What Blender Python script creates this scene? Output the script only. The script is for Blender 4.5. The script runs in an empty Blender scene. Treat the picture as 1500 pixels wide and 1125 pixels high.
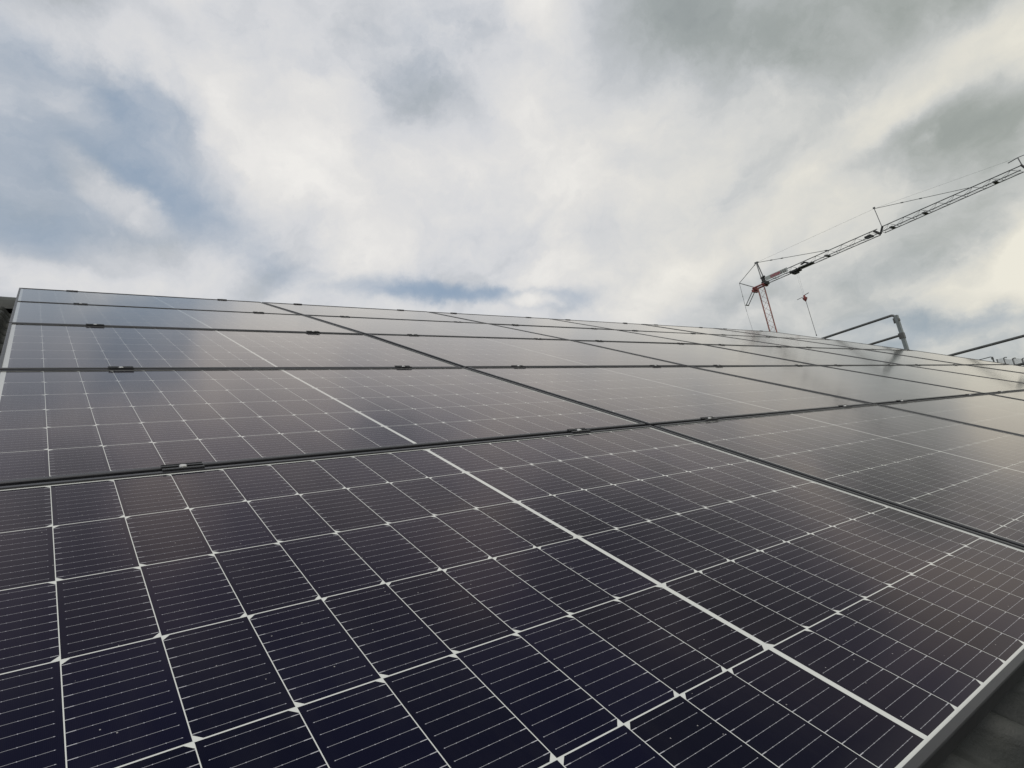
import bpy, bmesh, math, random
from mathutils import Vector, Matrix, noise

R = math.radians
random.seed(7)
scene = bpy.context.scene
COL = scene.collection

# ------------------------------------------------------------------ camera
cam_data = bpy.data.cameras.new("camera")
cam = bpy.data.objects.new("camera", cam_data)
COL.objects.link(cam)
rot = Matrix(((0.793472, 0.020723, -0.608254),
              (-0.582125, -0.26576, -0.768441),
              (-0.177574, 0.963816, -0.19881)))
cam.matrix_world = Matrix.Translation((0.10514, -0.34002, 0.32061)) @ rot.to_4x4()
cam_data.lens = 21.672
cam_data.sensor_width = 36.0
cam_data.clip_start = 0.02
cam_data.clip_end = 4000.0
scene.camera = cam
scene.render.resolution_x = 1024
scene.render.resolution_y = 768

# ------------------------------------------------------------------ exposure
scene.view_settings.view_transform = 'Standard'
scene.view_settings.look = 'None'
scene.view_settings.exposure = 0.0
scene.view_settings.gamma = 1.0

# ------------------------------------------------------------------ sun (behind thin cloud)
SUN_EL, SUN_AZ = 48.0, 205.0           # degrees; azimuth clockwise from +Y
sun_dir = Vector((math.cos(R(SUN_EL)) * math.sin(R(SUN_AZ)),
                  math.cos(R(SUN_EL)) * math.cos(R(SUN_AZ)),
                  math.sin(R(SUN_EL))))
sd = bpy.data.lights.new("sun", 'SUN')
sd.energy = 1.1
sd.angle = R(14)
sd.color = (1.0, 0.96, 0.9)
sun = bpy.data.objects.new("sun", sd)
COL.objects.link(sun)
sun.rotation_euler = sun_dir.to_track_quat('Z', 'Y').to_euler()


# ------------------------------------------------------------------ node helper
class V:
    """socket wrapper with arithmetic"""
    def __init__(s, g, sock): s.g, s.s = g, sock
    def _b(s, op, o, rev=False):
        return s.g.m(op, o, s) if rev else s.g.m(op, s, o)
    def __add__(s, o): return s._b('ADD', o)
    def __radd__(s, o): return s._b('ADD', o)
    def __sub__(s, o): return s._b('SUBTRACT', o)
    def __rsub__(s, o): return s._b('SUBTRACT', o, True)
    def __mul__(s, o): return s._b('MULTIPLY', o)
    def __rmul__(s, o): return s._b('MULTIPLY', o)
    def __truediv__(s, o): return s._b('DIVIDE', o)
    def lt(s, o): return s._b('LESS_THAN', o)
    def gt(s, o): return s._b('GREATER_THAN', o)
    def abs(s): return s.g.m('ABSOLUTE', s)
    def floor(s): return s.g.m('FLOOR', s)
    def fract(s): return s.g.m('FRACT', s)
    def min(s, o): return s._b('MINIMUM', o)
    def max(s, o): return s._b('MAXIMUM', o)


class G:
    def __init__(s, tree): s.t = tree; s.n = tree.nodes; s.l = tree.links
    def put(s, sock, v):
        if isinstance(v, V): s.l.new(v.s, sock)
        elif v is not None: sock.default_value = v
    def m(s, op, a, b=None, c=None, clamp=False):
        n = s.n.new('ShaderNodeMath'); n.operation = op; n.use_clamp = clamp
        s.put(n.inputs[0], a)
        if b is not None: s.put(n.inputs[1], b)
        if c is not None: s.put(n.inputs[2], c)
        return V(s, n.outputs[0])
    def v(s, op, a, b=None, scale=None):
        n = s.n.new('ShaderNodeVectorMath'); n.operation = op
        s.put(n.inputs[0], a)
        if b is not None: s.put(n.inputs[1], b)
        if scale is not None: s.put(n.inputs['Scale'], scale)
        return V(s, n.outputs['Value' if op in ('DOT_PRODUCT', 'LENGTH') else 'Vector'])
    def rng(s, x, a, b, c=0.0, d=1.0, smooth=False):
        n = s.n.new('ShaderNodeMapRange'); n.clamp = True
        if smooth: n.interpolation_type = 'SMOOTHSTEP'
        s.put(n.inputs[0], x)
        for i, q in enumerate((a, b, c, d)): s.put(n.inputs[1 + i], q)
        return V(s, n.outputs[0])
    def mix(s, f, a, b, blend='MIX'):
        n = s.n.new('ShaderNodeMix'); n.data_type = 'RGBA'; n.blend_type = blend
        s.put(n.inputs[0], f)
        for k, q in ((6, a), (7, b)):
            if isinstance(q, V): s.l.new(q.s, n.inputs[k])
            else: n.inputs[k].default_value = (*q, 1)[:4]
        return V(s, n.outputs[2])
    def noise(s, vec, scale, detail=4, rough=0.5, dist=0.0, out='Fac'):
        n = s.n.new('ShaderNodeTexNoise'); n.noise_dimensions = '3D'
        s.put(n.inputs['Vector'], vec)
        n.inputs['Scale'].default_value = scale
        n.inputs['Detail'].default_value = detail
        n.inputs['Roughness'].default_value = rough
        n.inputs['Distortion'].default_value = dist
        return V(s, n.outputs[out])
    def sep(s, vec):
        n = s.n.new('ShaderNodeSeparateXYZ'); s.put(n.inputs[0], vec)
        return [V(s, o) for o in n.outputs]
    def comb(s, x, y, z):
        n = s.n.new('ShaderNodeCombineXYZ')
        for i, q in enumerate((x, y, z)): s.put(n.inputs[i], q)
        return V(s, n.outputs[0])
    def ramp(s, f, stops):
        n = s.n.new('ShaderNodeValToRGB'); s.put(n.inputs[0], f)
        el = n.color_ramp.elements
        while len(el) < len(stops): el.new(0.5)
        for e, (p, c) in zip(el, stops): e.position = p; e.color = (*c, 1)
        return V(s, n.outputs[0])


# ------------------------------------------------------------------ sky: broken cloud over a Nishita sky
# each mass: centre direction, two tangent vectors (1 / angular radius), cover change, brightness change
SKY_MASSES = [
    ((0.0075, 0.8463, 0.5326), (5.9447, -1.3361, 2.0399), (1.3484, 5.4565, -8.6895), -0.42, -0.12),
    ((0.1182, 0.7943, 0.5960), (9.7183, -0.6391, -1.0754), (-4.2473, 12.6574, -16.0261), -0.4, -0.05),
    ((0.1391, 0.8286, 0.5423), (8.2748, 3.9679, -8.1855), (-6.6856, 5.0070, -5.9364), -0.4, 0),
    ((0.2159, 0.8572, 0.4676), (7.3587, 1.0562, -5.3341), (-11.9491, 11.5795, -15.7095), -0.45, 0),
    ((-0.0155, 0.7788, 0.6271), (11.7604, -1.9908, 2.7622), (-0.5647, 12.0855, -15.0212), -0.35, -0.1),
    ((-0.0079, 0.8920, 0.4520), (11.7743, 0.5450, -0.8689), (-4.6824, 13.0604, -25.8588), -0.3, -0.1),
    ((0.4673, 0.8003, 0.3757), (5.4584, -2.4745, -1.5184), (-2.1277, 14.1817, -27.5637), -0.62, -0.1),
    ((0.5880, 0.7383, 0.3304), (5.7047, -3.7540, -1.7629), (-0.5131, 17.3606, -37.8835), -0.5, -0.05),
    ((0.6798, 0.6611, 0.3176), (6.0710, -6.0507, -0.3992), (6.7159, 8.0731, -31.1808), -0.45, -0.05),
    ((0.0426, 0.7675, 0.6396), (16.5296, 1.9048, -3.3876), (-11.3346, 19.6823, -22.8611), 0.65, 0.15),
    ((0.1351, 0.7541, 0.6427), (8.3976, 0.6210, -2.4944), (-10.7778, 18.4410, -19.3712), 0.75, 0.2),
    ((0.2224, 0.7450, 0.6289), (11.8026, 2.1928, -6.7716), (-12.2953, 15.3989, -13.8953), 0.5, 0.1),
    ((0.0855, 0.8640, 0.4961), (15.1522, 3.0928, -7.9973), (-20.6097, 22.1947, -35.1000), 0.7, 0.15),
    ((0.0042, 0.9218, 0.3876), (5.8697, -0.1009, 0.1765), (-1.8486, 14.8466, -35.2860), 0.6, 0.3),
    ((0.1575, 0.9037, 0.3981), (7.7416, -0.4369, -2.0711), (-6.4148, 12.2708, -25.3144), 0.35, 0.12),
    ((0.2969, 0.7731, 0.5606), (5.5172, -2.4191, 0.4143), (2.5884, 8.1816, -12.6536), 0.55, 0.27),
    ((0.3677, 0.8007, 0.4729), (5.4268, -0.2817, -3.7433), (-7.2884, 9.6506, -10.6743), 0.3, 0.15),
    ((0.4254, 0.6311, 0.6487), (8.1362, -4.6682, -0.7948), (2.2522, 7.0994, -8.3839), -0.15, -0.12),
    ((0.5644, 0.5251, 0.6370), (11.0416, -9.9863, -1.5505), (3.0125, 3.6289, -5.6609), 0.2, 0.28),
    ((0.5353, 0.6896, 0.4878), (3.3335, -2.1696, -0.5911), (0.9287, 3.1534, -5.4769), 0.3, 0.22),
    ((0.6078, 0.5735, 0.5492), (4.7919, -3.8418, -1.2917), (1.8396, 4.1651, -6.3850), 0.2, 0.2),
    ((0.7247, 0.5337, 0.4359), (3.5918, -4.0262, -1.0413), (5.1125, 7.4340, -17.6006), -0.2, -0.03),
    ((0.7026, 0.3975, 0.5902), (3.8507, -3.2742, -2.3784), (3.6813, 10.4339, -11.4086), 0.2, -0.42),
    ((0.7999, 0.2606, 0.5406), (2.8818, -6.6885, -1.0402), (10.2695, 2.6974, -16.4950), 0.2, -0.36),
    ((0.8550, 0.1490, 0.4967), (2.8106, -9.5855, -1.9628), (12.3184, 2.3226, -21.9035), 0.2, -0.45),
    ((0.7835, 0.4044, 0.4718), (3.5736, -5.9967, -0.7945), (7.2589, 3.9353, -15.4280), 0.2, 0.05),
    ((0.8727, 0.2704, 0.4065), (1.3267, -5.0563, 0.5157), (13.9428, -0.9919, -29.2697), 0.3, 0.3),
    ((0.8514, 0.3793, 0.3623), (3.5493, -8.7602, 0.8311), (7.8388, 0.4871, -18.9337), 0.2, 0.15),
    ((0.9279, 0.1586, 0.3375), (0.9944, -10.5436, 2.2195), (6.6063, -1.9424, -17.2470), 0.3, -0.72),
    ((0.9342, 0.2422, 0.2621), (2.0703, -9.6621, 1.5491), (7.5156, -1.1701, -25.7029), 0.2, -0.42),
    ((0.8752, 0.3786, 0.3012), (3.3293, -9.4182, 2.1644), (7.2298, -1.4853, -19.1395), 0.2, 0.15),
    ((0.7862, 0.5481, 0.2853), (2.8712, -4.4482, 0.6331), (8.1207, 1.3167, -24.9099), 0.5, 0.32),
    ((0.6403, 0.7026, 0.3104), (19.4560, -15.5822, -4.8605), (3.9432, 23.3691, -61.0396), 0.8, 0.3),
    ((0.9598, 0.1995, 0.1972), (1.7429, -11.5113, 3.1644), (6.5151, -2.8529, -28.8276), 0, 0.2),
    ((0.9368, 0.2845, 0.2035), (2.0298, -6.9952, 0.4343), (6.1327, 1.0756, -29.7293), 0.2, 0.2),
    ((0.9636, 0.2209, 0.1508), (2.9062, -11.6189, -1.5487), (3.3520, 4.6125, -28.1740), 0.2, 0.22),
    ((0.9560, 0.2626, 0.1304), (1.9986, -7.3646, 0.1801), (5.3936, 3.3785, -46.3357), -0.35, -0.38),
    ((0.8951, 0.3960, 0.2049), (3.9709, -9.9470, 1.8792), (4.9114, -0.8140, -19.8778), 0.1, -0.2),
    ((0.8255, 0.5174, 0.2253), (3.7425, -5.4601, -1.1729), (4.0479, 9.5816, -36.8348), 0.2, 0.12),
    ((0.7891, 0.5294, 0.3116), (2.4609, -4.4106, 1.2608), (10.4583, -1.3158, -24.2510), 0.4, 0.35),
    ((0.7127, 0.5768, 0.3992), (2.8709, -3.7828, 0.3408), (3.3043, 1.3350, -7.8289), 0.3, 0.16),
    ((0.1265, 0.6716, 0.7300), (20.5507, -7.2795, 3.1355), (0.8355, 11.2525, -10.4978), 0.4, 0.9),
    ((0.1418, 0.6129, 0.7773), (20.6319, -8.4650, 2.9109), (1.3024, 12.9939, -10.4836), 0.4, 0.9),
    ((0.5268, 0.4923, 0.6929), (11.4932, -5.0728, -5.1330), (-0.5224, 20.2766, -14.0090), 0.3, 0.4),
    ((0.5255, 0.4319, 0.7330), (12.6051, -9.7172, -3.3096), (6.3089, 11.2155, -11.1313), 0.4, 1),
    ((0.9107, 0.0632, 0.4083), (4.0687, -10.7501, -7.4099), (4.6885, 4.0152, -11.0788), 0.4, 0.6),
    ((0.9689, 0.1300, 0.2103), (3.3020, -13.9446, -6.5923), (2.2746, 4.0834, -13.0034), 0.3, 0.6),
    ((0.0300, 0.7130, 0.7005), (15.1333, -4.0126, 3.4351), (-0.0818, 8.1972, -8.3396), 0, -0.35),
    ((0.2665, 0.6097, 0.7465), (9.4759, -3.2629, -0.7172), (-0.3148, 9.0942, -7.3161), 0.3, -0.4),
    ((0.3411, 0.4882, 0.8033), (6.5193, -3.8947, -0.4011), (3.3318, 9.6534, -7.2822), 0.2, -0.5),
    ((0.6572, 0.3166, 0.6841), (5.4530, -8.5717, -1.2715), (6.2460, 2.2300, -7.0325), 0.2, -0.55),
    ((0.7942, 0.1608, 0.5861), (3.8376, -4.3358, -4.0105), (5.4890, 7.8288, -9.5865), 0.2, -0.6),
    ((0.1682, 0.4798, 0.8611), (7.5829, -4.4643, 1.0060), (4.0256, 13.2595, -8.1749), 0.1, 0.2),
    ((0.5453, 0.2410, 0.8029), (4.2334, -2.6106, -2.0918), (4.8273, 16.0734, -8.1032), 0.2, -0.2),
    ((0.2398, 0.3205, 0.9164), (1.9697, -1.2581, -0.0755), (2.9333, 8.9290, -3.8905), 0.3, -0.6),
    ((0.6662, 0.0569, 0.7436), (1.9061, -1.3056, -1.6079), (3.4715, 7.1527, -3.6571), 0.3, -0.6),
    ((0.0142, 0.5853, 0.8107), (9.8833, -0.9303, 0.4989), (-3.0389, 7.4518, -5.3270), 0.3, -0.5),
    ((0.4488, 0.7114, 0.5408), (2.1961, -1.2031, -0.2400), (0.8733, 3.3520, -5.1347), 0.15, 0.08),
    ((0.7565, 0.4584, 0.4664), (3.7843, -4.3679, -1.8452), (2.9214, 5.1721, -9.8234), 0.1, 0.1),
    ((0.9638, 0.2097, 0.1648), (2.6109, -12.7979, 1.0142), (2.7097, 0.5194, -16.5047), 0.1, 0.3),
    ((0.7071, 0.6185, 0.3427), (4.2839, -4.9548, 0.1034), (6.6572, 4.5040, -21.8644), 0.2, 0.25),
    ((0.0354, 0.8113, 0.5836), (19.6972, 4.3520, -7.2450), (-16.3702, 21.4957, -28.8867), 0.2, 0.1),
    ((0.2611, 0.7165, 0.6469), (12.4929, -1.8940, -2.9440), (-6.2221, 19.4753, -19.0592), 0, 0.12),
    ((0.3644, 0.6885, 0.6271), (7.7595, -3.8022, -0.3349), (2.7898, 11.5436, -14.2950), 0, -0.08),
    ((0.0427, 0.7482, 0.6621), (10.9325, -2.5951, 2.2274), (-0.0479, 14.8519, -16.7823), -0.1, -0.25),
    ((0.8957, 0.2096, 0.3920), (5.6874, -20.5725, -1.9952), (11.1125, 2.3571, -26.6498), 0.2, 0.25),
    ((0.7067, 0.3671, 0.6048), (8.1668, -8.7684, -4.2199), (9.4099, 12.7117, -18.7120), 0, -0.2),
    ((0.4869, 0.7966, 0.3583), (5.7513, -2.8976, -1.3731), (-1.1083, 17.8446, -38.1662), -0.25, 0),
]


def make_world():
    w = bpy.data.worlds.new("World"); scene.world = w; w.use_nodes = True
    t = w.node_tree; t.nodes.clear(); g = G(t)
    out = t.nodes.new('ShaderNodeOutputWorld')
    bg = t.nodes.new('ShaderNodeBackground'); bg.inputs['Strength'].default_value = 0.1
    t.links.new(bg.outputs[0], out.inputs[0])
    tc = t.nodes.new('ShaderNodeTexCoord')
    d0 = V(g, tc.outputs['Generated'])
    sky = t.nodes.new('ShaderNodeTexSky'); sky.sky_type = 'NISHITA'; sky.sun_disc = False
    sky.sun_elevation = R(SUN_EL); sky.sun_rotation = R(SUN_AZ)
    sky.air_density = 1.0; sky.dust_density = 2.5; sky.ozone_density = 1.5
    # cloud sheet coordinates: flatten the direction on a layer high above so that far clouds foreshorten
    x, y, z = g.sep(d0)
    zz = z.max(0.0) + 0.48
    lay = g.comb(x / zz, y / zz, z * 0.6)
    wn = g.noise(lay, 3.2, 3, 0.5, 0.3, 'Color')
    wn2 = g.noise(d0, 11.0, 6, 0.62, 0.0, 'Color')
    warp = g.v('SUBTRACT', wn, (0.5, 0.5, 0.5))
    warp2 = g.v('SUBTRACT', wn2, (0.5, 0.5, 0.5))
    d = g.v('ADD', g.v('ADD', d0, g.v('SCALE', warp, scale=0.13)), g.v('SCALE', warp2, scale=0.075))
    d = g.v('NORMALIZE', d)
    cov = None; br = None
    for c, u, v_, dc, db in SKY_MASSES:
        q = g.v('SUBTRACT', d, c)
        r = g.v('LENGTH', g.comb(g.v('DOT_PRODUCT', q, u), g.v('DOT_PRODUCT', q, v_), 0.0))
        f = g.rng(r, 0.1, 1.6, 1.0, 0.0, True) * g.v('DOT_PRODUCT', d, c).gt(0.2)
        if dc: cov = f * dc if cov is None else cov + f * dc
        if db: br = f * db if br is None else br + f * db
    lw = g.v('ADD', lay, g.v('SCALE', warp2, scale=0.12))
    n1 = g.noise(lw, 3.0, 8, 0.5, 0.5)
    n1s = g.noise(g.v('ADD', lw, (0.06, 0.045, 0.03)), 3.0, 5, 0.5, 0.5)
    n2 = g.noise(g.v('ADD', lw, (7.3, 2.1, 4.4)), 7.0, 10, 0.68, 0.6)
    n3 = g.noise(lay, 1.1, 4, 0.5)
    cover = cov * 0.80 + 0.84 + (n1 - 0.5) * 0.85 + (n2 - 0.5) * 0.40
    bright = br * 0.56 + 0.60 + (n1 - 0.5) * 0.28 + (n1 - n1s) * 0.85 + (n2 - 0.5) * 0.36 + (n3 - 0.5) * 0.15
    bright = bright - g.rng(z, 0.80, 0.97, 0.0, 0.26, True)            # thicker, greyer cloud overhead
    cmask = g.rng(cover, 0.0, 0.96, 0.07, 1.0, True)
    cloud = g.ramp(bright, [(0.0, (2.7, 3.0, 3.1)), (0.25, (3.6, 3.9, 3.95)), (0.50, (5.3, 5.5, 5.75)), (0.66, (6.6, 6.65, 6.75)),
                            (0.84, (7.6, 7.45, 7.2)), (1.0, (8.6, 8.35, 7.9))])
    blue = g.mix(0.8, V(g, sky.outputs[0]), (2.85, 3.8, 5.0))
    side = g.rng(x * 0.94 - y * 0.34, 0.25, 0.95, 0.0, 1.0, True)      # warmer light towards the bright side
    cloud = g.mix(side, g.mix(1.0, cloud, (0.99, 1.0, 1.025), 'MULTIPLY'), g.mix(1.0, cloud, (0.965, 0.96, 0.885), 'MULTIPLY'))
    colr = g.mix(cmask, blue, cloud)
    t.links.new(colr.s, bg.inputs['Color'])
    w.cycles.sampling_method = 'MANUAL'; w.cycles.sample_map_resolution = 1024

make_world()

# ------------------------------------------------------------------ materials
def new_mat(name):
    m = bpy.data.materials.new(name); m.use_nodes = True
    return m, G(m.node_tree), m.node_tree.nodes['Principled BSDF']


def simple_mat(name, col, rough=0.5, metal=0.0, var=0.15, scale=8.0, spec=0.5, bump=0.0, dirt=None):
    m, g, p = new_mat(name)
    tc = g.n.new('ShaderNodeTexCoord'); o = V(g, tc.outputs['Object'])
    n = g.noise(o, scale, 6, 0.6)
    a = tuple(max(0, c * (1 - var)) for c in col); b = tuple(min(1, c * (1 + var)) for c in col)
    c = g.mix(g.rng(n, 0.3, 0.7), a, b)
    if dirt:
        n2 = g.noise(o, scale * 0.35, 8, 0.7)
        c = g.mix(g.rng(n2, 0.5, 0.72, 0.0, 0.6), c, dirt)
    g.l.new(c.s, p.inputs['Base Color'])
    r = g.rng(n, 0.3, 0.7, rough * 0.85, min(1, rough * 1.15))
    g.l.new(r.s, p.inputs['Roughness'])
    p.inputs['Metallic'].default_value = metal
    p.inputs['Specular IOR Level'].default_value = spec
    if bump:
        bn = g.n.new('ShaderNodeBump'); bn.inputs['Strength'].default_value = bump
        bn.inputs['Distance'].default_value = 0.004
        nb = g.noise(o, scale * 12, 5, 0.6)
        g.l.new(nb.s, bn.inputs['Height']); g.l.new(bn.outputs[0], p.inputs['Normal'])
    return m


PW, PH, FR = 1.722, 1.134, 0.0105          # panel width, height, frame lip
CX0, CPX, CW = 0.0250, 0.0925, 0.0914      # first cell, pitch, width along the long side
CY0, CPY, CH = 0.0155, 0.1842, 0.1824      # the same along the short side


def cell_mat():
    m, g, p = new_mat("solar_laminate")
    tc = g.n.new('ShaderNodeTexCoord'); o = V(g, tc.outputs['Object'])
    x, y, z = g.sep(o)
    left = x.lt(PW / 2)
    tx = x - (left * CX0 + (1.0 - left) * (PW / 2 + 0.005))
    ty = y - CY0
    ix = (tx / CPX).floor(); iy = (ty / CPY).floor()
    fx = tx - ix * CPX; fy = ty - iy * CPY
    par = ((iy * 0.5).fract()).gt(0.25)
    odd = (par + left - 1.0).abs()                    # the two halves of a panel mirror each other: 1 when par == left
    odd = par * left + (1.0 - par) * (1.0 - left)
    inb = tx.gt(0.0) * tx.lt(9 * CPX) * ty.gt(0.0) * ty.lt(6 * CPY)
    inside = inb * fx.lt(CW) * fy.lt(CH)
    # distance from the joined end of the cell (even rows: left, odd rows: right)
    e = fx + odd * (CW - 2.0 * fx)
    ye = fy.min(CH - fy)
    cham = (e + ye).gt(0.0078)
    cell = inside * cham
    # bus wires
    k = fy / 0.0182
    dy = ((k.fract() - 0.5).abs()) * 0.0182
    thick = e.lt(0.0075)
    w = thick * 0.00026 + 0.00021
    wire = dy.lt(w) * e.lt(CW - 0.0060)
    pk = (((e - 0.0011) / 0.0128).fract() - 0.5).abs() * 0.0128
    pad = (pk * pk + dy * dy).lt(0.00052 * 0.00052) * e.lt(CW - 0.005)
    wire = wire * cell; pad = pad * cell
    # per cell tone
    wn = g.n.new('ShaderNodeTexWhiteNoise'); wn.noise_dimensions = '3D'
    oi = g.n.new('ShaderNodeObjectInfo')
    g.l.new(g.comb(ix + left * 20.0, iy, V(g, oi.outputs['Random']) * 50.0).s, wn.inputs['Vector'])
    rnd = V(g, wn.outputs['Value'])
    cc = g.mix(rnd, (0.0042, 0.0044, 0.0115), (0.0062, 0.0060, 0.0185))
    # fine grid fingers seen as a faint lightening
    fing = ((x / 0.0013).fract() - 0.5).abs().lt(0.035)
    cc = g.mix(fing * 0.10, cc, (0.09, 0.09, 0.11))
    back = (0.66, 0.67, 0.63)
    c = g.mix(cell, back, cc)
    c = g.mix(wire * (0.8 + thick * 0.2), c, (0.46, 0.46, 0.48))
    c = g.mix(pad, c, (0.46, 0.46, 0.50))
    # dust: small pale specks and faint film, heavier along the lower frame
    vo = g.n.new('ShaderNodeTexVoronoi'); vo.inputs['Scale'].default_value = 75
    g.put(vo.inputs['Vector'], g.v('ADD', o, g.comb(V(g, oi.outputs['Random']) * 90.0, 0.0, 0.0)))
    hs = g.sep(V(g, vo.outputs['Color']))[0]
    speck = V(g, vo.outputs['Distance']).lt(0.060) * hs.gt(0.72)
    fn = g.noise(g.v('MULTIPLY', o, (1.0, 0.30, 1.0)), 14, 9, 0.68)
    film = g.rng(fn, 0.45, 0.78, 0.0003, 0.016) + g.rng(y + (fn - 0.5) * 0.05, 0.012, 0.055, 0.035, 0.0)
    c = g.mix(film, c, (0.40, 0.37, 0.33))
    c = g.mix(speck * 0.65, c, (0.5, 0.48, 0.46))
    p.inputs['Roughness'].default_value = 0.5
    p.inputs['Specular IOR Level'].default_value = 0.0
    # the light that reaches and leaves the cells crosses the glass twice, so they sink away at a shallow angle
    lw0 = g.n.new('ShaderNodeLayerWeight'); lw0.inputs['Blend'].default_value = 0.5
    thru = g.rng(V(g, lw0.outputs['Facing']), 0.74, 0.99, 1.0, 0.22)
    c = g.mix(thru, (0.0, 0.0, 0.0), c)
    g.l.new(c.s, p.inputs['Base Color'])
    # textured, anti-reflective cover glass
    gl = g.n.new('ShaderNodeBsdfGlossy')
    lw = g.n.new('ShaderNodeLayerWeight'); lw.inputs['Blend'].default_value = 0.5
    face = V(g, lw.outputs['Facing'])
    refl = g.m('POWER', face, 5.2) * 0.985 + 0.004
    tint = g.ramp(face, [(0.34, (0.72, 0.80, 1.0)), (0.50, (0.98, 0.83, 0.85)), (0.70, (1.0, 0.89, 0.88)), (0.93, (1.0, 0.985, 0.96))])
    g.l.new(tint.s, gl.inputs['Color'])
    rn = g.noise(g.v('MULTIPLY', o, (1.0, 0.45, 1.0)), 9.0, 7, 0.65)
    g.l.new(g.rng(rn, 0.3, 0.7, 0.080, 0.115).s, gl.inputs['Roughness'])
    mx = g.n.new('ShaderNodeMixShader')
    g.l.new(refl.s, mx.inputs[0]); g.l.new(p.outputs[0], mx.inputs[1]); g.l.new(gl.outputs[0], mx.inputs[2])
    g.l.new(mx.outputs[0], g.n['Material Output'].inputs['Surface'])
    return m


M = {
    'cell': cell_mat(),
    'frame': simple_mat("anodised_frame", (0.024, 0.0235, 0.027), 0.44, 0.0, 0.2, 30, 0.7),
    'clamp': simple_mat("black_clamp", (0.022, 0.022, 0.023), 0.42, 0.0, 0.2, 60, 0.5),
    'bolt': simple_mat("steel_bolt", (0.62, 0.61, 0.58), 0.3, 0.9, 0.1, 100),
    'rail': simple_mat("aluminium_rail", (0.45, 0.45, 0.46), 0.4, 0.8, 0.1, 20),
    'tile': simple_mat("roof_tile", (0.040, 0.043, 0.039), 0.55, 0.0, 0.35, 9, 0.4, 0.35, (0.10, 0.10, 0.085)),
    'wall': simple_mat("render_wall", (0.55, 0.52, 0.46), 0.85, 0.0, 0.08, 3, 0.3, 0.3),
    'ground': simple_mat("ground", (0.07, 0.085, 0.045), 0.95, 0.0, 0.4, 0.15, 0.2),
    'galv': simple_mat("galvanised_steel", (0.115, 0.118, 0.115), 0.5, 0.35, 0.25, 14, 0.5, 0.0, (0.07, 0.068, 0.06)),
    'galv_light': simple_mat("galvanised_post", (0.22, 0.25, 0.25), 0.5, 0.25, 0.2, 12, 0.5, 0.0, (0.14, 0.14, 0.13)),
    'crane_red': simple_mat("crane_red", (0.24, 0.065, 0.062), 0.5, 0.0, 0.2, 2, 0.4),
    'crane_mast': simple_mat("crane_mast_red", (0.33, 0.14, 0.115), 0.55, 0.0, 0.3, 1.5, 0.4, 0.0, (0.12, 0.10, 0.09)),
    'crane_grey': simple_mat("crane_grey", (0.13, 0.135, 0.14), 0.5, 0.1, 0.2, 2, 0.4),
    'crane_light': simple_mat("crane_strut", (0.16, 0.165, 0.165), 0.5, 0.2, 0.15, 2),
    'black': simple_mat("dark_rubber", (0.02, 0.02, 0.02), 0.6),
    'banner': simple_mat("banner_cloth", (0.40, 0.43, 0.41), 0.8, 0.0, 0.1, 1.5),
    'banner_red': simple_mat("banner_red", (0.38, 0.07, 0.10), 0.8, 0.0, 0.15, 2),
    'banner_dark': simple_mat("banner_dark", (0.11, 0.075, 0.075), 0.8),
    'concrete': simple_mat("concrete", (0.35, 0.34, 0.32), 0.9, 0.0, 0.15, 2, 0.3),
}


def net_mat():
    m, g, p = new_mat("safety_net")
    p.inputs['Base Color'].default_value = (0.30, 0.32, 0.31, 1); p.inputs['Roughness'].default_value = 0.8
    tc = g.n.new('ShaderNodeTexCoord'); x, y, z = g.sep(V(g, tc.outputs['Object']))
    a = ((y * 22.0).fract() - 0.5).abs().gt(0.36); b = ((z * 22.0).fract() - 0.5).abs().gt(0.36)
    g.l.new(a.max(b).s, p.inputs['Alpha'])
    return m
M['net'] = net_mat()

# ------------------------------------------------------------------ mesh helpers
def to_obj(name, bm, mat, parent=None, smooth=False, bevel=0.0):
    me = bpy.data.meshes.new(name)
    bmesh.ops.recalc_face_normals(bm, faces=bm.faces)
    if smooth:
        for f in bm.faces: f.smooth = True
    bm.to_mesh(me); bm.free()
    me.materials.append(mat)
    o = bpy.data.objects.new(name, me); COL.objects.link(o)
    if parent is not None: o.parent = parent
    if bevel:
        md = o.modifiers.new("bevel", 'BEVEL'); md.width = bevel; md.segments = 2; md.limit_method = 'ANGLE'
    return o


def tag(o, label=None, cat=None, group=None, kind=None):
    for k, v in (('label', label), ('category', cat), ('group', group), ('kind', kind)):
        if v: o[k] = v
    return o


def empty(name, mat=None):
    o = bpy.data.objects.new(name, None); COL.objects.link(o)
    o.empty_display_size = 0.1
    if mat is not None: o.matrix_world = mat
    return o


def box(bm, x0, x1, y0, y1, z0, z1):
    vs = [bm.verts.new((x, y, z)) for x in (x0, x1) for y in (y0, y1) for z in (z0, z1)]
    for q in ((0, 1, 3, 2), (4, 6, 7, 5), (0, 4, 5, 1), (2, 3, 7, 6), (0, 2, 6, 4), (1, 5, 7, 3)):
        bm.faces.new([vs[i] for i in q])


def tube(bm, a, b, r, n=8, r2=None):
    a = Vector(a); b = Vector(b); d = (b - a)
    if d.length < 1e-6: return
    q = d.to_track_quat('Z', 'Y'); r2 = r if r2 is None else r2
    ra = []; rb = []
    for i in range(n):
        t = 2 * math.pi * i / n
        o = q @ Vector((math.cos(t), math.sin(t), 0))
        ra.append(bm.verts.new(a + o * r)); rb.append(bm.verts.new(b + o * r2))
    for i in range(n):
        j = (i + 1) % n
        bm.faces.new((ra[i], ra[j], rb[j], rb[i]))
    bm.faces.new(ra[::-1]); bm.faces.new(rb)


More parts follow.
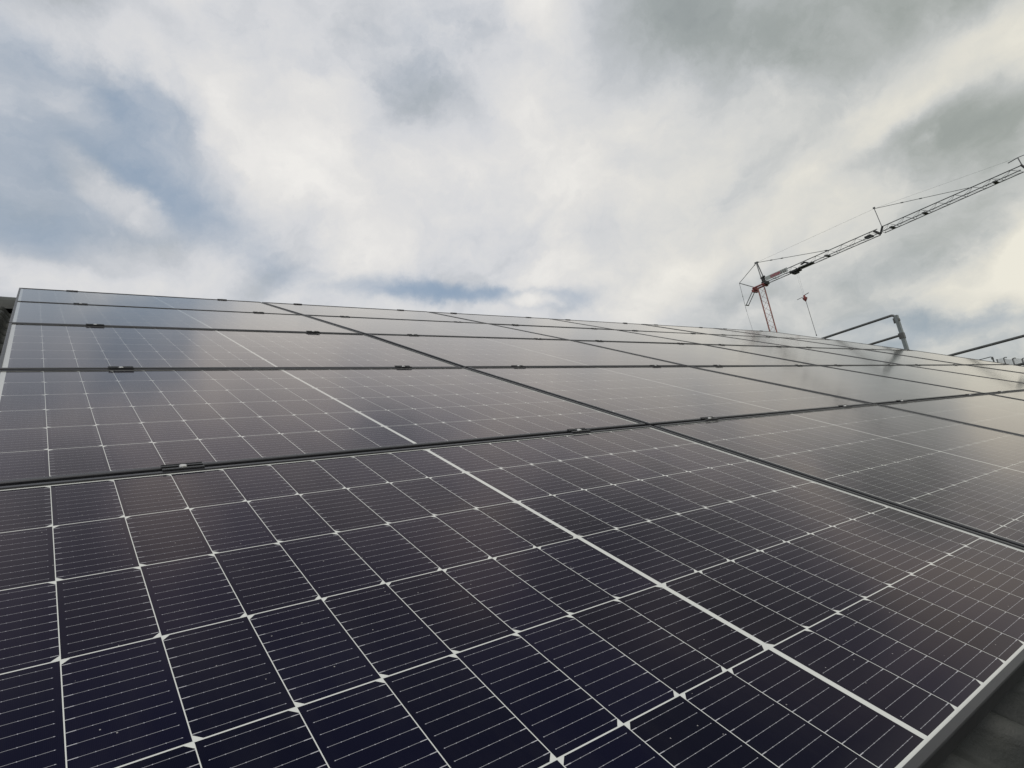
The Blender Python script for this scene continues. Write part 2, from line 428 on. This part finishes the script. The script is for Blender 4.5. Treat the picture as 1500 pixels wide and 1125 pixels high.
def path_tube(bm, pts, r, n=10):
    pts = [Vector(p) for p in pts]; rings = []
    up = None
    for i, p in enumerate(pts):
        d = (pts[min(i + 1, len(pts) - 1)] - pts[max(i - 1, 0)]).normalized()
        q = d.to_track_quat('Z', 'Y') if up is None else up
        if up is not None:
            prev = up @ Vector((0, 0, 1))
            q = prev.rotation_difference(d) @ up
        up = q
        rings.append([bm.verts.new(p + q @ Vector((math.cos(2 * math.pi * k / n) * r, math.sin(2 * math.pi * k / n) * r, 0))) for k in range(n)])
    for a, b in zip(rings, rings[1:]):
        for k in range(n):
            j = (k + 1) % n
            bm.faces.new((a[k], a[j], b[j], b[k]))
    bm.faces.new(rings[0][::-1]); bm.faces.new(rings[-1])


def copy_tree(o, parent=None):
    c = o.copy(); COL.objects.link(c)
    if parent is not None: c.parent = parent
    for ch in o.children: copy_tree(ch, c)
    return c


# ------------------------------------------------------------------ the setting
TILT = R(27)
SLOPE = Matrix.Rotation(TILT, 4, 'X')            # array plane -> world
GROUND_Z = -6.6

bm = bmesh.new()
N = 40
for i in range(N + 1):
    for j in range(N + 1):
        u = (i / N * 2 - 1); v = (j / N * 2 - 1)
        x = math.copysign(abs(u) ** 3, u) * 1800; y = math.copysign(abs(v) ** 3, v) * 1800
        bm.verts.new((x, y, GROUND_Z + noise.noise(Vector((x, y, 0)) * 0.01) * 0.25))
bm.verts.ensure_lookup_table()
for i in range(N):
    for j in range(N):
        a = i * (N + 1) + j
        bm.faces.new([bm.verts[k] for k in (a, a + N + 1, a + N + 2, a + 1)])
tag(to_obj('ground', bm, M['ground']), kind='structure')

# --- the house whose roof carries the array
house = empty('house')
tag(house, 'house under the array with dark pantiled roof, its ridge showing at upper left', 'house')
RX0, RX1, RY0, RY1 = -4.268, 11.25, -1.15, 5.93
RIDGE_DROP = 0.010                                # roof leaves the array plane slightly towards the ridge
def roof_z(y): return -0.186 - RIDGE_DROP * max(y, 0)

def tile_height(u):
    u = u % 1.0
    if u < 0.46: return 0.052 * math.sin(math.pi * u / 0.46) ** 0.7
    return -0.006 * math.sin(math.pi * (u - 0.46) / 0.54)

def tile_sheet(parent, name, mirror=False):
    bm = bmesh.new(); TW = 0.165; ex = 0.335; th = 0.030
    nx = int((RX1 - RX0) / TW) * 12
    ncourse = int((RY1 - RY0) / ex) + 1
    for c in range(ncourse):
        y0 = RY0 + c * ex; y1 = min(y0 + ex + 0.05, RY1)
        if y1 - y0 < 0.05: continue
        rows = []
        for (y, dz) in ((y0, 0.0), (y0, th), (y1, 0.002)):
            row = []
            for i in range(nx + 1):
                x = RX0 + i * TW / 12
                jit = 0.003 * noise.noise(Vector((math.floor(i / 12) * 3.1, c * 5.3, 0)))
                h = tile_height(i / 12) + dz + jit + roof_z(y)
                p = SLOPE @ Vector((x, y + jit * 2, h))
                if mirror:
                    ry = (SLOPE @ Vector((0, RY1, roof_z(RY1)))).y
                    p.y = 2 * ry - p.y
                row.append(bm.verts.new(p))
            rows.append(row)
        for a, b in zip(rows, rows[1:]):
            for i in range(nx):
                bm.faces.new((a[i], a[i + 1], b[i + 1], b[i]))
    o = to_obj(name, bm, M['tile'], parent)
    for pl in o.data.polygons: pl.use_smooth = abs(pl.normal.y) < 0.97
    return o

roof = tile_sheet(house, 'roof')
tile_sheet(house, 'roof', True)
rp = SLOPE @ Vector((0, RY1, roof_z(RY1)))
bm = bmesh.new()                                   # half-round ridge tiles
k = 0; x = RX0
while x < RX1:
    x2 = min(x + 0.40, RX1); r = 0.155
    for (xa, xb, ra, rb) in ((x, x2 + 0.03, r + 0.010, r),):
        A_ = []; B_ = []; C_ = []; D_ = []
        for i in range(13):
            t = math.pi * i / 12
            for L, xx, rr in ((A_, xa, ra), (B_, xb, rb), (C_, xa, ra - 0.018), (D_, xb, rb - 0.018)):
                L.append(bm.verts.new((xx, rp.y + math.cos(t) * rr * 1.5, rp.z - 0.058 + math.sin(t) * rr)))
        for i in range(12):
            bm.faces.new((A_[i], A_[i + 1], B_[i + 1], B_[i])); bm.faces.new((C_[i], D_[i], D_[i + 1], C_[i + 1]))
            bm.faces.new((A_[i], C_[i], C_[i + 1], A_[i + 1]))
    x = x2
to_obj('ridge_cap', bm, M['tile'], house)
ex0, ex1 = RX0 + 0.25, RX1 - 0.25
ey0 = (SLOPE @ Vector((0, RY0, roof_z(0)))).y + 0.35; ey1 = 2 * rp.y - ey0
bm = bmesh.new()
def under(y): return (y if y < rp.y else 2 * rp.y - y) * math.tan(TILT) - 0.235
for xx in (ex0, ex1):
    vs = [bm.verts.new((xx, y, z)) for y, z in ((ey0, GROUND_Z), (ey1, GROUND_Z), (ey1, under(ey1)), (rp.y, under(rp.y)), (ey0, under(ey0)))]
    bm.faces.new(vs)
bm.verts.ensure_lookup_table()
for i in (0, 2, 4):
    pairs = {0: (0, 1), 2: (1, 2), 4: (4, 0)}[i]
    a, b = pairs
    bm.faces.new((bm.verts[a], bm.verts[b], bm.verts[b + 5], bm.verts[a + 5]))
to_obj('wall', bm, M['wall'], house)
# boards that close the roof edge along both gables
for xx in (RX0, RX1):
    bm = bmesh.new()
    for s in (1, -1):
        y0 = SLOPE @ Vector((0, RY0, roof_z(0) - 0.02)); y1 = SLOPE @ Vector((0, RY1, roof_z(RY1) - 0.02))
        f = (lambda y: y) if s == 1 else (lambda y: 2 * rp.y - y)
        q = [(xx + dx, f(p.y), p.z + dz) for dx in (-0.012, 0.012) for p, dz in ((y0, 0), (y1, 0), (y1, -0.2), (y0, -0.2))]
        v = [bm.verts.new(t) for t in q]
        for fc in ((0, 1, 2, 3), (7, 6, 5, 4), (0, 4, 5, 1), (1, 5, 6, 2), (2, 6, 7, 3), (3, 7, 4, 0)):
            bm.faces.new([v[i] for i in fc])
    to_obj('barge_board', bm, M['tile'], house)

# ------------------------------------------------------------------ the array
GAPX, GAPY = 0.017, 0.020
PX, PY = 1.7410, 1.154
SEAM_Z = [0.0, 0.0, -0.0128, -0.0110, -0.0235, -0.0365]
NC, NR = 6, 5


def surf_z(y):
    j = min(max(y / PY, 0), 4.9999); i = int(j)
    return SEAM_Z[i] + (SEAM_Z[i + 1] - SEAM_Z[i]) * (j - i)


def make_panel():
    root = empty('solar_panel')
    bm = bmesh.new()
    # mitred aluminium frame: profile swept round the rectangle
    prof = [(0.0, -0.0022), (0.0016, 0.0), (FR, 0.0), (FR, -0.0034), (FR - 0.001, -0.0095), (0.0018, -0.0100), (0.0018, -0.0285), (0.026, -0.0285), (0.026, -0.030), (0.0, -0.030)]
    corners = [(0, 0, 1, 1), (PW, 0, -1, 1), (PW, PH, -1, -1), (0, PH, 1, -1)]
    rings = []
    for (x, y, sx, sy) in corners:
        rings.append([bm.verts.new((x + sx * a, y + sy * a, z)) for a, z in prof])
    n = len(prof)
    for i in range(4):
        A_, B_ = rings[i], rings[(i + 1) % 4]
        for k in range(n):
            j = (k + 1) % n
            bm.faces.new((A_[k], B_[k], B_[j], A_[j]))
    fo = to_obj('frame', bm, M['frame'], root, bevel=0.0006)
    bm = bmesh.new()
    e = FR - 0.0006
    box(bm, e, PW - e, e, PH - e, -0.0085, -0.0035)
    to_obj('laminate', bm, M['cell'], root)
    return root


ROWN = ['bottom', 'second', 'middle', 'fourth', 'top']
COLN = ['leftmost', 'second from the left', 'third from the left', 'fourth from the left', 'fifth from the left', 'rightmost']
panel0 = make_panel(); first = True
for r in range(NR):
    for c in range(NC):
        o = panel0 if first else copy_tree(panel0); first = False
        dz = SEAM_Z[r + 1] - SEAM_Z[r]
        jx = random.uniform(-1, 1) * 0.0012; jy = random.uniform(-1, 1) * 0.0010
        tx = math.atan2(dz, PY) + R(random.uniform(-0.09, 0.09)); ty = R(random.uniform(-0.08, 0.08)) if (r or c) else 0
        o.matrix_world = SLOPE @ Matrix.Translation((c * PX + jx, r * PY + jy, SEAM_Z[r])) @ Matrix.Rotation(tx, 4, 'X') @ Matrix.Rotation(ty, 4, 'Y')
        extra = ''
        if r == 0 and c == 0: extra = ', large in the foreground'
        if r == 4 and c == 0: extra = ', at the upper left corner against the sky'
        if r == 4 and c == 5: extra = ', far away at the upper right corner'
        rn = {'second': 'second row up', 'fourth': 'fourth row up', 'middle': 'middle row', 'bottom': 'bottom row', 'top': 'top row'}[ROWN[r]]
        tag(o, f'solar panel, {COLN[c]} in the {rn}{extra}', 'solar panel', 'solar panels of the roof array')

# --- clamps between the rows
CL = (0.3245, 1.4045)


def make_clamp(end=False):
    root = empty('panel_clamp')
    bm = bmesh.new(); L = 0.037
    h = 0.0030
    for s in (-1, 1):
        y0, y1 = sorted((s * 0.0050, s * 0.0150))
        if end and s == 1: y0, y1 = 0.005, 0.0085
        box(bm, -L, L, y0, y1, 0.0012, h)                                    # flange lying on a frame
        a, b = sorted((s * 0.0050, s * 0.0072))
        box(bm, -L, L, a, b, -0.018, 0.0010)                                 # web down into the gap
        a, b = sorted((s * 0.0128, s * 0.0148))
        if not (end and s == 1): box(bm, -L, L, a, b, h + 0.0002, h + 0.0012)            # raised rib
    box(bm, -L + 0.001, L - 0.001, -0.0048, 0.0048, -0.0165, -0.0135)         # channel floor
    to_obj('clamp_body', bm, M['clamp'], root, bevel=0.0005)
    bm = bmesh.new()
    tube(bm, (0, 0, -0.0135), (0, 0, 0.0015), 0.0040, 12)
    tube(bm, (0, 0, 0.0015), (0, 0, 0.0052), 0.0076, 18, 0.0064)
    to_obj('bolt', bm, M['bolt'], root, False, 0.0004)
    return root


mid0 = make_clamp(); end0 = make_clamp(True); used = {0: False, 1: False}
SEAMN = ['seam above the bottom row', 'seam below the middle row', 'seam above the middle row', 'seam below the top row', 'top edge of the array']
ORD = ['first', 'second', 'third', 'fourth', 'fifth', 'sixth', 'seventh', 'eighth', 'ninth', 'tenth', 'eleventh', 'twelfth']
for s in range(1, 6):
    for c in range(NC):
        for h, xx in enumerate(CL):
            e = 1 if s == 5 else 0; src = end0 if e else mid0
            o = src if not used[e] else copy_tree(src); used[e] = True
            y = s * PY - (GAPY / 2 if not e else GAPY - 0.005)
            zc = SEAM_Z[s] + (0.0 if not e else 0.0005)
            o.matrix_world = SLOPE @ Matrix.Translation((c * PX + xx + random.uniform(-.004, .004), y, zc)) @ Matrix.Rotation(R(random.uniform(-0.6, 0.6)), 4, 'Z')
            tag(o, f'small black panel clamp, {ORD[c * 2 + h]} from the left on the {SEAMN[s - 1]}', 'clamp', 'clamps holding the solar panels')

# --- rails under the array
bm = bmesh.new()
prof = [(-.02, -.031), (-.006, -.031), (-.006, -.042), (.006, -.042), (.006, -.031), (.02, -.031), (.02, -.070), (-.02, -.070)]
ys = [-0.03] + [PY * i for i in range(1, 5)] + [5.79]
rings = [[bm.verts.new((a, y, b + surf_z(min(y, 5.75)))) for a, b in prof] for y in ys]
for A_, B_ in zip(rings, rings[1:]):
    for k in range(8): bm.faces.new((A_[k], A_[(k + 1) % 8], B_[(k + 1) % 8], B_[k]))
bm.faces.new(rings[0]); bm.faces.new(rings[-1][::-1])
rail0 = to_obj('mounting_rail', bm, M['rail'])
for c in range(NC):
    for h, xx in enumerate(CL):
        o = rail0 if c == h == 0 else rail0.copy()
        if o is not rail0: COL.objects.link(o)
        o.matrix_world = SLOPE @ Matrix.Translation((c * PX + xx, 0, 0))
        tag(o, 'aluminium mounting rail running up the tiled roof beneath the panels', 'mounting rail', 'mounting rails hidden under the array')

# ------------------------------------------------------------------ guard rails on the scaffold past the right gable
def guard(name, X, post_y, top_z, mid_dz, length, base_z, label, sc=1.0, post_mat='galv_light', mid=True):
    root = empty(name, Matrix.Translation((X, post_y, base_z)))
    def L(p): return Vector(p) - Vector((X, post_y, base_z))
    bm = bmesh.new()
    # U-section upright: web towards the house, two flanges
    w = 0.037 * sc; d = 0.030 * sc
    box(bm, -w, w, -0.004 * sc, 0.002 * sc, 0, top_z - base_z - 0.02)
    for s in (-1, 1):
        a, b = sorted((s * w, s * (w - 0.006 * sc)))
        box(bm, a, b, 0.0022 * sc, d * 1.6, 0.0, top_z - base_z - 0.02)
    to_obj('post', bm, M[post_mat], root, bevel=0.002)
    def rail(z, r, hook):
        bm = bmesh.new(); y0 = post_y + 0.10 * sc
        pts = []
        if hook:
            for i in range(7):
                t = math.pi / 2 * i / 6
                pts.append(L((X, y0 - 0.055 * sc * math.sin(math.pi / 2 - t) , z - 0.055 * sc + 0.055 * sc * math.sin(t))))
            pts.insert(0, L((X, y0 - 0.058 * sc, z - 0.14 * sc)))
        else:
            pts = [L((X, post_y + 0.02, z - 0.01 * sc)), L((X, post_y + 0.06, z - 0.002))]
        pts += [L((X, y0 + 0.03 + length * q / 4, z)) for q in range(0, 5)]
        path_tube(bm, pts, r)
        return bm
    to_obj('top_rail', rail(top_z, 0.0215 * sc, True), M['galv'], root, True)
    bm = bmesh.new()
    tube(bm, (0, 0.055 * sc, top_z - base_z - 0.15 * sc), (0, 0.055 * sc, top_z - base_z - 0.06 * sc), 0.034 * sc, 12)
    box(bm, -0.035 * sc, 0.035 * sc, -0.012 * sc, 0.06 * sc, top_z - base_z - 0.13 * sc, top_z - base_z - 0.085 * sc)
    to_obj('coupler', bm, M['galv'], root, bevel=0.002)
    if mid:
        to_obj('mid_rail', rail(top_z - mid_dz, 0.0205 * sc, False), M['galv'], root, True)
        bm = bmesh.new()
        box(bm, -0.04 * sc, 0.04 * sc, -0.012 * sc, 0.07 * sc, top_z - base_z - mid_dz - 0.07 * sc, top_z - base_z - mid_dz + 0.035 * sc)
        to_obj('coupler', bm, M['galv'], root, bevel=0.003)
    bm = bmesh.new(); box(bm, -0.09, 0.09, -0.09, 0.09, -0.012, -0.0002)
    to_obj('base_plate', bm, M['galv'], root)
    tag(root, label, 'guard rail', 'scaffold guard rails past the right gable')
    return root

guard('guard_rail', 12.0, 3.69, 2.447, 0.378, 4.2, GROUND_Z + 0.2, 'grey scaffold guard rail with a full post and bent top rail, beside the crane')
guard('guard_rail', 12.0, 2.035, 1.508, 0.405, 3.0, GROUND_Z + 0.2, 'grey scaffold guard rail at the right picture edge, only its sloping top rail showing')

# --- a distant roof edge with guard rail and netting
bX = 44.0
guard('guard_rail', bX, 10.48, 4.02, 0.50, 2.5, 2.9, 'tiny distant guard rail triangle just left of the netted posts', 1.15, 'galv', False)
nb = empty('flat_roof_building', Matrix.Translation((bX + 6, 6, GROUND_Z)))
bm = bmesh.new(); box(bm, -6.6, 10, -16, 5.2, 0, 9.30)
to_obj('wall', bm, M['wall'], nb)
bm = bmesh.new(); box(bm, -6.72, 10.12, -16.12, 5.32, 9.303, 9.50)
to_obj('roof', bm, M['concrete'], nb)
tag(nb, 'distant flat roofed building just past the right end of the array', 'building')
ps = [(10.34, 3.77, 0), (10.02, 3.78, 1), (9.64, 3.62, 1), (9.23, 3.49, 1), (8.80, 3.44, 1), (8.38, 3.40, 1)]
for i, (y, zt, h) in enumerate(ps):
    base = 2.905
    root = empty('net_post', Matrix.Translation((bX, y, base)))
    bm = bmesh.new()
    tube(bm, (0, 0, 0), (0, 0, zt - base), 0.034, 8)
    to_obj('post', bm, M['galv'], root, True)
    bm = bmesh.new()
    if h:
        path_tube(bm, [(0, 0, zt - base - 0.01), (0, -0.04, zt - base + 0.01), (0, -0.12, zt - base + 0.01), (0, -0.15, zt - base - 0.02)], 0.028, 6)
        to_obj('hook', bm, M['galv'], root, True)
    else:
        tube(bm, (0, 0, zt - base), (0, 0, zt - base + 0.03), 0.05, 8); to_obj('cap', bm, M['galv'], root)
    nm = ['first, shortest', 'second', 'third', 'fourth', 'fifth', 'sixth'][i]
    tag(root, f'distant thin net post, {nm} from the left at the far right edge', 'post', 'net posts on the distant roof')
for i in range(len(ps) - 1):
    (ya, za, _), (yb, zb, _) = ps[i], ps[i + 1]
    bm = bmesh.new(); n = 10; rows = []
    for k in range(n + 1):
        t = k / n; y = ya + (yb - ya) * t
        sag = 0.05 * math.sin(math.pi * t) * (1 if i % 2 else -0.6)
        zt = za + (zb - za) * t - sag - 0.01
        rows.append([bm.verts.new((0.02 * math.sin(t * 5 + i), y, 2.92 + (zt - 2.92) * q / 4)) for q in range(5)])
    for a, b in zip(rows, rows[1:]):
        for q in range(4): bm.faces.new((a[q], b[q], b[q + 1], a[q + 1]))
    o = to_obj('safety_net', bm, M['net']); o.location = (bX, 0, 0)
    nm = ['first', 'second', 'third', 'fourth', 'fifth'][i]
    tag(o, f'grey see-through safety net strung between distant posts, {nm} from the left', 'net', 'safety nets on the distant roof')

# ------------------------------------------------------------------ self-erecting tower crane
MX, MY = 66.466, 34.607
crane = empty('tower_crane', Matrix.Translation((MX, MY, GROUND_Z + 0.14)))
tag(crane, 'tower crane with a red lattice mast and long dark jib reaching off to the right', 'crane')


def P(s, z, x=0.0): return Vector((x, -s, z - GROUND_Z - (0.14 * s / 24 if s > 0 else 0)))


def lattice_mast():
    bm = bmesh.new(); h = 0.345; z0, z1 = GROUND_Z + 1.5, 19.95; nb_ = 34
    cs = -0.06
    cor = []
    for a, c in ((-h, -h), (h, -h), (h, h), (-h, h)):          # mast stands a little turned against the jib
        t = R(23); yy = -a
        cor.append((cs - (c * math.sin(t) + yy * math.cos(t)), c * math.cos(t) - yy * math.sin(t)))
    for s, x in cor: tube(bm, P(s, z0, x), P(s, z1, x), 0.042, 6)
    for k in range(nb_):
        za = z0 + (z1 - z0) * k / nb_; zb = z0 + (z1 - z0) * (k + 1) / nb_
        for i in range(4):
            a = cor[i]; b = cor[(i + 1) % 4]
            if k % 2: a, b = b, a
            tube(bm, P(a[0], za, a[1]), P(b[0], zb, b[1]), 0.016, 5)
    return bm
to_obj('mast', lattice_mast(), M['crane_mast'], crane)
bm = bmesh.new()
for s in (-.75, .5):
    box(bm, -0.45, 0.45, -(s + .12), -(s - .12), 19.93 - GROUND_Z, 20.22 - GROUND_Z)
for x in (-.42, .42): tube(bm, P(-.85, 20.14, x), P(.62, 20.14, x), 0.10, 6)
box(bm, -0.5, 0.5, 0.75, 1.0, 19.70 - GROUND_Z, 20.0 - GROUND_Z)
to_obj('mast_head', bm, M['crane_red'], crane)
bm = bmesh.new()
box(bm, -0.4, 0.4, -0.85, -0.32, 20.05 - GROUND_Z, 20.42 - GROUND_Z)
box(bm, -0.3, 0.3, -0.55, -0.38, 20.43 - GROUND_Z, 21.05 - GROUND_Z)
tube(bm, P(.20, 20.98, 0), P(.72, 21.05, 0), 0.12, 8)
to_obj('jib_foot', bm, M['black'], crane)


def jib(s0, s1, zt, zb0, zb1, taper0=False):
    bm = bmesh.new(); w = 0.42; n = max(2, int(round((s1 - s0) / 1.38)))
    def zb(s): return zb0 + (zb1 - zb0) * (s - s0) / (s1 - s0)
    tube(bm, P(s0, zt), P(s1, zt + .03), 0.046, 6)
    for x in (-w, w): tube(bm, P(s0, zb(s0), x), P(s1, zb(s1), x), 0.042, 6)
    st = (s1 - s0) / n
    for k in range(n):
        a = s0 + st * k; m_ = a + st / 2; b = a + st
        for x in (-w, w):
            tube(bm, P(a, zb(a), x), P(m_, zt), 0.013, 5); tube(bm, P(m_, zt), P(b, zb(b), x), 0.013, 5)
        tube(bm, P(a, zb(a), -w), P(a, zb(a), w), 0.02, 5)
        tube(bm, P(a, zb(a), -w), P(b, zb(b), w), 0.012, 5)
    return bm
to_obj('jib_section', jib(0.5, 13.1, 20.80, 20.22, 20.24), M['crane_grey'], crane)
to_obj('jib_section', jib(13.5, 24.8, 20.86, 20.28, 20.40), M['crane_grey'], crane)
to_obj('jib_section', jib(25.1, 34.0, 20.92, 20.42, 20.52), M['crane_grey'], crane)
bm = bmesh.new()
tube(bm, P(12.75, 20.80), P(13.25, 20.22), 0.13, 6); tube(bm, P(13.25, 20.22), P(13.62, 20.90), 0.10, 6)
box(bm, -.4, .4, -12.5, -11.9, 20.28 - GROUND_Z, 20.44 - GROUND_Z)
to_obj('folding_joint', bm, M['black'], crane)
bm = bmesh.new()
tube(bm, P(24.85, 20.95), P(25.1, 20.40), 0.1, 6)
to_obj('folding_joint', bm, M['black'], crane)
for s in (7.9, 13.0 + 1.4, 17.3, 22.9):
    bm = bmesh.new(); box(bm, -.44, .44, -(s + .14), -(s - .14), 20.2 - GROUND_Z + 0.001 * s, 20.31 - GROUND_Z + 0.001 * s)
    to_obj('chord_splice', bm, M['black'], crane)
bm = bmesh.new()
for x in (-.3, .3): tube(bm, P(.42, 20.9, x), P(.22, 22.92, x * .3), 0.06, 6)
box(bm, -.15, .15, -.40, -.02, 22.88 - GROUND_Z, 23.02 - GROUND_Z)
to_obj('king_post', bm, M['crane_light'], crane)
bm = bmesh.new(); tube(bm, P(13.55, 20.85), P(13.40, 22.90), 0.035, 6); box(bm, -.06, .06, -13.5, -13.3, 22.85 - GROUND_Z, 22.97 - GROUND_Z)
to_obj('king_post', bm, M['crane_grey'], crane)
bm = bmesh.new(); tube(bm, P(24.9, 20.94), P(24.82, 21.65), 0.045, 6); tube(bm, P(24.1, 21.55), P(24.82, 21.65), 0.04, 6); tube(bm, P(24.82, 21.65), P(25.6, 21.62), 0.03, 6)
to_obj('king_post', bm, M['crane_grey'], crane)
bm = bmesh.new()
tube(bm, P(-.75, 20.25), P(-2.5, 21.53), 0.052, 6)
for x in (-.25, .25): tube(bm, P(-.75, 20.2, x), P(-2.26, 18.63, x), 0.045, 6)
tube(bm, P(-2.26, 18.63, -.3), P(-2.26, 18.63, .3), 0.07, 6)
to_obj('rear_strut', bm, M['crane_light'], crane)
def tie(name, a, b, r, knobs=()):
    bm = bmesh.new(); tube(bm, P(*a), P(*b), r, 6)
    for t in knobs:
        p = P(*a).lerp(P(*b), t); q = P(*a).lerp(P(*b), t + 0.03)
        tube(bm, p, q, r * 2.1, 6)
    to_obj(name, bm, M['crane_light'] if r > 0.02 else M['crane_grey'], crane)
tie('tie_bar', (.22, 22.95), (-2.5, 21.53), 0.032, (.1,))
tie('tie_bar', (.22, 22.95), (8.36, 20.80), 0.030, (.2, .35, .93))
tie('tie_bar', (13.40, 22.90), (21.03, 20.93), 0.026, (.3, .5))
tie('tie_rope', (.22, 22.97), (13.40, 22.90), 0.0075)
tie('tie_rope', (13.40, 22.90), (24.82, 21.65), 0.0065)
tie('tie_rope', (-2.5, 21.53), (-2.54, 17.96), 0.020, (.45,))
tie('tie_rope', (-2.54, 17.96), (-1.5, GROUND_Z + 2.2), 0.012)
bm = bmesh.new()                                    # trolley
box(bm, -.45, .45, -4.75, -3.75, 20.02 - GROUND_Z, 20.16 - GROUND_Z)
box(bm, -.30, .30, -4.5, -3.95, 19.84 - GROUND_Z, 20.01 - GROUND_Z)
for s in (3.85, 4.6):
    for x in (-.42, .42): tube(bm, P(s, 20.2, x - .05), P(s, 20.2, x + .05), .09, 10)
to_obj('trolley', bm, M['black'], crane)
bm = bmesh.new()                                    # cable guide above the trolley
path_tube(bm, [P(4.7, 20.25), P(5.5, 20.30), P(5.75, 20.48), P(5.45, 20.66), P(5.0, 20.62)], 0.10, 8)
box(bm, -.3, .3, -6.3, -4.8, 20.20 - GROUND_Z, 20.31 - GROUND_Z)
to_obj('winch', bm, M['black'], crane)
tr = bpy.data.objects['trolley']
bm = bmesh.new()
for s in (4.28, 4.46): tube(bm, P(s, 19.84), P(s + (.02 if s < 4.4 else -.02), 17.2), 0.0055, 5)
to_obj('hoist_rope', bm, M['crane_grey'], crane)
hk = None
bm = bmesh.new()
tube(bm, P(4.40, 17.25), P(4.40, 16.95), 0.10, 8, 0.13)
tube(bm, P(4.40, 16.95), P(4.40, 16.72), 0.27, 8, 0.20)
tube(bm, P(4.40, 16.72), P(4.40, 16.52), 0.16, 8, 0.05)
hk = to_obj('hook_block', bm, M['crane_red'], crane)
bm = bmesh.new(); tube(bm, P(3.55, 17.05), P(4.25, 17.10), 0.03, 6); tube(bm, P(4.5, 17.25), P(4.95, 17.32), 0.04, 6)
to_obj('rope_guide', bm, M['crane_grey'], hk)
# banner on the jib: cloth with worn, unreadable lettering
bm = bmesh.new(); box(bm, -.46, -.45, -3.66, -0.98, 20.34 - GROUND_Z, 20.80 - GROUND_Z)
ban = to_obj('banner', bm, M['banner'], crane)
for i, s in enumerate((1.62, 1.86, 2.10, 2.34, 2.58)):
    bm = bmesh.new()
    box(bm, -.475, -.462, -(s + .17), -(s + .11), 20.40 - GROUND_Z, 20.74 - GROUND_Z)
    box(bm, -.475, -.462, -(s + .04), -(s - .02), 20.40 - GROUND_Z, 20.74 - GROUND_Z)
    z_ = (20.44, 20.56, 20.66, 20.5, 20.6)[i]
    box(bm, -.475, -.462, -(s + .1098), -(s + .0402), z_ - GROUND_Z, z_ + .07 - GROUND_Z)
    to_obj('lettering', bm, M['banner_red'], ban)
for i, s in enumerate((2.86, 3.10, 3.34)):
    bm = bmesh.new()
    box(bm, -.475, -.462, -(s + .09), -(s + .02), 20.42 - GROUND_Z, 20.74 - GROUND_Z)
    if i != 1: box(bm, -.475, -.462, -(s + .0198), -(s - .06), 20.42 - GROUND_Z, 20.50 - GROUND_Z)
    to_obj('lettering', bm, M['banner_dark'], ban)
bm = bmesh.new()
box(bm, -2.2, 2.2, -2.2, 2.2, 0.25, 0.75); box(bm, -1.4, 1.4, 1.0, 2.8, 0.752, 2.6)
for sx in (-1, 1):
    for sy in (-1, 1): tube(bm, (0, 0, 0.6), (sx * 2.6, sy * 2.6, 0.45), 0.12, 6); tube(bm, (sx * 2.6, sy * 2.6, -0.25), (sx * 2.6, sy * 2.6, 0.5), 0.2, 8)
box(bm, -.5, .5, -.5, .6, 0.753, 1.6)
to_obj('base_frame', bm, M['crane_red'], crane)

# chain sling hanging from the hook
bm = bmesh.new()
tube(bm, (0, 0, 0), (0, -0.06, -3.80), 0.026, 6); tube(bm, (0, -0.06, -3.80), (0, -0.06, -3.96), 0.055, 6)
sl = to_obj('lifting_sling', bm, M['crane_grey']); sl.location = (MX, MY - 4.42, 16.62)
tag(sl, 'thin grey lifting sling hanging from the small red crane hook', 'sling')
